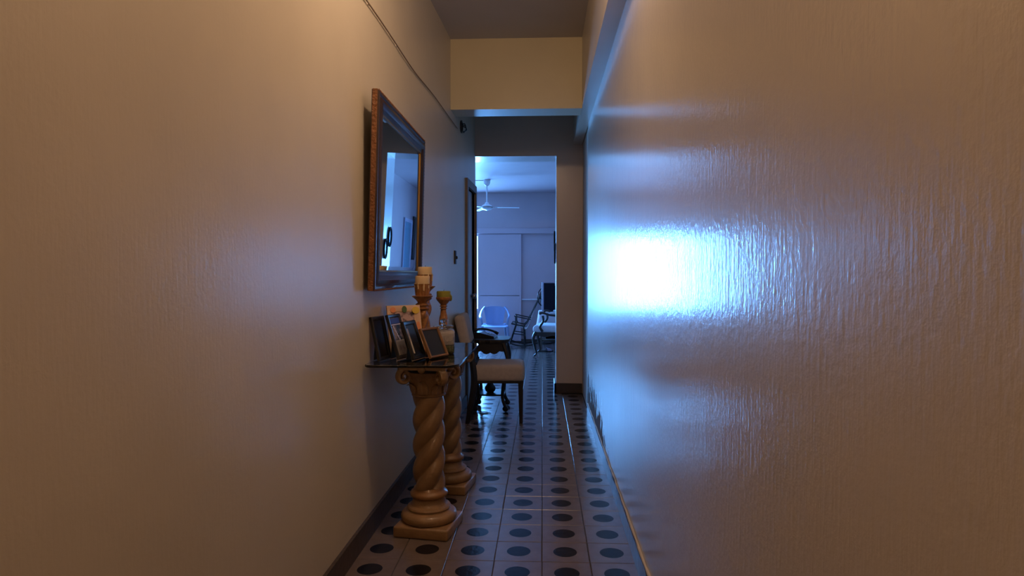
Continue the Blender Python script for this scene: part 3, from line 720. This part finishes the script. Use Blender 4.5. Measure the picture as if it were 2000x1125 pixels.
# slippers on the floor below
for k, (x_, y_, rz_, lab) in enumerate(((.05, 10.10, .3, 'dark slipper lying under the armchair, nearer the legs'), (.30, 9.98, .1, 'second dark slipper further under the armchair'))):
    t = thing('slipper', lab, 'slipper', (x_, y_, 0), rz_, 'slippers under the armchair')
    q = [(.13*math.cos(a), .045*math.sin(a)*(1+.25*math.cos(a))) for a in [2*PI*i/20 for i in range(20)]]
    MB().prism(q, .001, .018).obj('sole', M_black, t)
    c = MB(); vs = [(.02+.07*i/4, .052*math.cos(PI*j/8)*(1-.1*i/4), .016+.045*math.sin(PI*j/8)*(1-.12*i)) for i in range(5) for j in range(9)]
    shell(c, vs, 8, 4, (0, 0, -.004)); c.obj('strap', M_tvrim, t, smooth=True)

# ------------------------------------------------------------------ armchair (faces -x), carved dark frame
ac = thing('armchair', 'carved dark armchair with pale blue cushion half behind the pier', 'armchair', (.19, 9.68, 0), math.radians(-6))
c = MB(); c.rbox(-.30, .29, -.29, .29, .345, .455, .045, 4)
c.v = [(x, y, z+(.035*math.cos(min(1, abs(x)/.3)*PI/2)*math.cos(min(1, abs(y)/.29)*PI/2) if z > .42 else 0)) for x, y, z in c.v]
c.obj('seat', M_cushion, ac, smooth=True, angle=70)
q = [(-.28, .36), (.28, .36)]+[(.28-.56*k/24, .315+.012*math.cos(4*PI*k/24)-.018*math.sin(PI*k/24)) for k in range(25)]
for s in (-1, 1):
    MB().prism(q, s*.27-.012, s*.27+.012, 'y').obj('apron', M_blackw, ac)
    MB().prism(q, s*.27-.012, s*.27+.012, 'x').obj('apron', M_blackw, ac)
    p = spline([(-.255, s*.265, .36), (-.29, s*.285, .27), (-.265, s*.27, .13), (-.25, s*.26, .05), (-.285, s*.28, .012)], 5)
    MB().tube(p, [.027-.014*min(1, i/14) for i in range(len(p))], 8).obj('leg', M_blackw, ac, smooth=True)
    p = spline([(.25, s*.25, .36), (.26, s*.26, .2), (.31, s*.28, .012)], 5)
    MB().tube(p, [.024-.008*i/len(p) for i in range(len(p))], 8).obj('leg', M_blackw, ac, smooth=True)
    p = spline([(-.155, s*.285, .37), (-.19, s*.30, .44), (-.145, s*.305, .52), (-.15, s*.31, .60)], 5)
    MB().tube(p, .018, 8).obj('arm_support', M_blackw, ac, smooth=True)
    p = spline([(-.20, s*.31, .625), (-.15, s*.31, .64), (-.05, s*.305, .61), (.10, s*.29, .60), (.25, s*.25, .63)], 5)
    MB().tube(p, [.024]*4+[.020]*17, 8, flat=.8).obj('armrest', M_blackw, ac, smooth=True)
    MB().rbox(-.05, .14, s*.30-.022, s*.30+.022, .622, .652, .012, 2).obj('arm_pad', M_cushion, ac, smooth=True)
Rb = Matrix.Translation((.265, 0, .42)) @ Matrix.Rotation(math.radians(10), 4, 'Y')
MB().rbox(-.02, .02, -.26, .26, 0, .56, .018, 2, Rb).obj('back_frame', M_blackw, ac, smooth=True)
MB().rbox(-.05, -.018, -.20, .20, .07, .50, .015, 3, Rb).obj('back_cushion', M_cushion, ac, smooth=True)

# ------------------------------------------------------------------ pedestal fan behind the television
pf = thing('pedestal_fan', 'small round pedestal fan standing behind the rocking chair', 'fan', (.03, 11.33, 0), math.radians(42))
MB().lathe([(.14, 0), (.14, .012), (.10, .025), (.02, .035)], 28).obj('base', M_black, pf, smooth=True)
MB().tube([(0, 0, .03), (0, 0, .70)], .011, 8).obj('pole', M_metal, pf)
MB().lathe([(.03, -.05), (.05, -.03), (.055, .03), (.03, .06)], 20).xf(Matrix.Translation((0, .05, .80)) @ Matrix.Rotation(PI/2, 4, 'X')).obj('motor', M_black, pf, smooth=True)
c = MB(); c.tube([(.165*math.cos(2*PI*k/32), -.02, .80+.165*math.sin(2*PI*k/32)) for k in range(33)], .009, 6); c.obj('cage_rim', M_black, pf, smooth=True)
c = MB()
for k in range(28):
    a = 2*PI*k/28
    c.tube([(.03*math.cos(a), -.075, .80+.03*math.sin(a)), (.12*math.cos(a), -.07, .80+.12*math.sin(a)), (.163*math.cos(a), -.02, .80+.163*math.sin(a))], .0015, 4)
c.obj('cage_wire', M_metal, pf, stuff=True)
for k in range(3):
    a = 2*PI*k/3+.4; c = MB(); vs = []
    for i in range(5):
        r_ = .03+.11*i/4; wd = .02+.035*i/4
        for s in (-1, 0, 1): vs.append((r_*math.cos(a)-s*wd*math.sin(a), -.035+s*.012, .80+r_*math.sin(a)+s*wd*math.cos(a)))
    shell(c, vs, 2, 4, (0, .002, 0)); c.obj('blade', M_shell, pf, smooth=True)

# ------------------------------------------------------------------ ceiling fan
cf = thing('ceiling_fan', 'white three-bladed ceiling fan hanging in the room beyond', 'ceiling fan', (-.838, 9.9, FC))
MB().lathe([(.052, -.001), (.052, -.02), (.045, -.06), (.028, -.085), (.014, -.09)], 24).obj('canopy', M_white, cf, smooth=True)
MB().tube([(0, 0, -.08), (0, 0, -.36)], .011, 10).obj('down_rod', M_white, cf, smooth=True)
MB().lathe([(.018, -.335), (.030, -.345), (.034, -.365), (.055, -.375), (.080, -.390), (.083, -.41), (.083, -.43), (.070, -.445), (.03, -.452), (.012, -.462), (.002, -.463)], 32).obj('motor', M_white, cf, smooth=True)
MB().lathe([(.084, -.400), (.087, -.405), (.087, -.418), (.084, -.422)], 32).obj('motor_band', M_metal, cf, smooth=True)
for k in range(3):
    a = math.radians(-6+120*k); R = Matrix.Rotation(a, 4, 'Z')
    MB().rbox(.07, .16, -.014, .014, -.424, -.418, .002, 1, R).obj('blade_arm', M_metal, cf)
    MB().rbox(.14, .505, -.045, .045, -.4215, -.4165, .002, 1, R @ Matrix.Rotation(math.radians(1.5), 4, 'Y') @ Matrix.Translation((0, 0, .008)) ).obj('blade', M_blade, cf)
wr = MB().tube([(-1.9, 9.9, FC-.004), (-1.3, 9.91, FC-.008), (-.89, 9.9, FC-.006)], .004, 6).obj('ceiling_wire', M_cord, None)
tag(wr, 'dark wire run along the ceiling to the ceiling fan', 'wire')

# ------------------------------------------------------------------ pictures in the far room (right wall, seen in the mirror)
def hung(name, label, w_, h_, bw, border, pic, M, th=.025, group=None):
    t = thing(name, label, 'picture frame', group=group); t.matrix_world = M
    ring(MB(), [(0, 0), (0, th), (bw*.5, th*1.05), (bw, th*.5), (bw, 0)], w_, h_).obj('border', border, t)
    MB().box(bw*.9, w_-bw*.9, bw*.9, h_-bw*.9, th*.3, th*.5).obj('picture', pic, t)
    return t
MR = lambda y, z, tilt=2: Matrix.Translation((XR-.003, y, z)) @ Matrix(((0, 0, -1, 0), (-1, 0, 0, 0), (0, 1, 0, 0), (0, 0, 0, 1)))
M_glossp = pm('glazed_painted_reflection', (.06, .28, .42), .06, var=.3, scale=4, coat=1)  # turquoise window reflection in the glass, painted into the base colour
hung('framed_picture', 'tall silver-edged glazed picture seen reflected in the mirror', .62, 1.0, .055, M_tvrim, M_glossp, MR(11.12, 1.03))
hung('framed_picture', 'dark framed picture at the far edge of the mirror reflection', .20, .75, .03, M_blackw, M_black, MR(11.43, 1.36))
for y, z, lab in ((6.66, 1.41, 'dark oval frame on the side of the pier, lower and nearer one'), (6.825, 1.54, 'dark oval frame on the side of the pier, higher and further one')):
    t = thing('oval_frame', lab, 'picture frame', (.1385, y, z), 0, 'oval frames on the pier side')
    c = MB(); c.tube([(-.010, .062*math.cos(2*PI*k/36), .098*math.sin(2*PI*k/36)) for k in range(37)], .009, 8); c.obj('oval_rim', M_tv, t, smooth=True)
    MB().prism([(.058*math.cos(2*PI*k/32), .094*math.sin(2*PI*k/32)) for k in range(32)], -.007, -.002, 'x').obj('oval_plate', M_glossp, t)
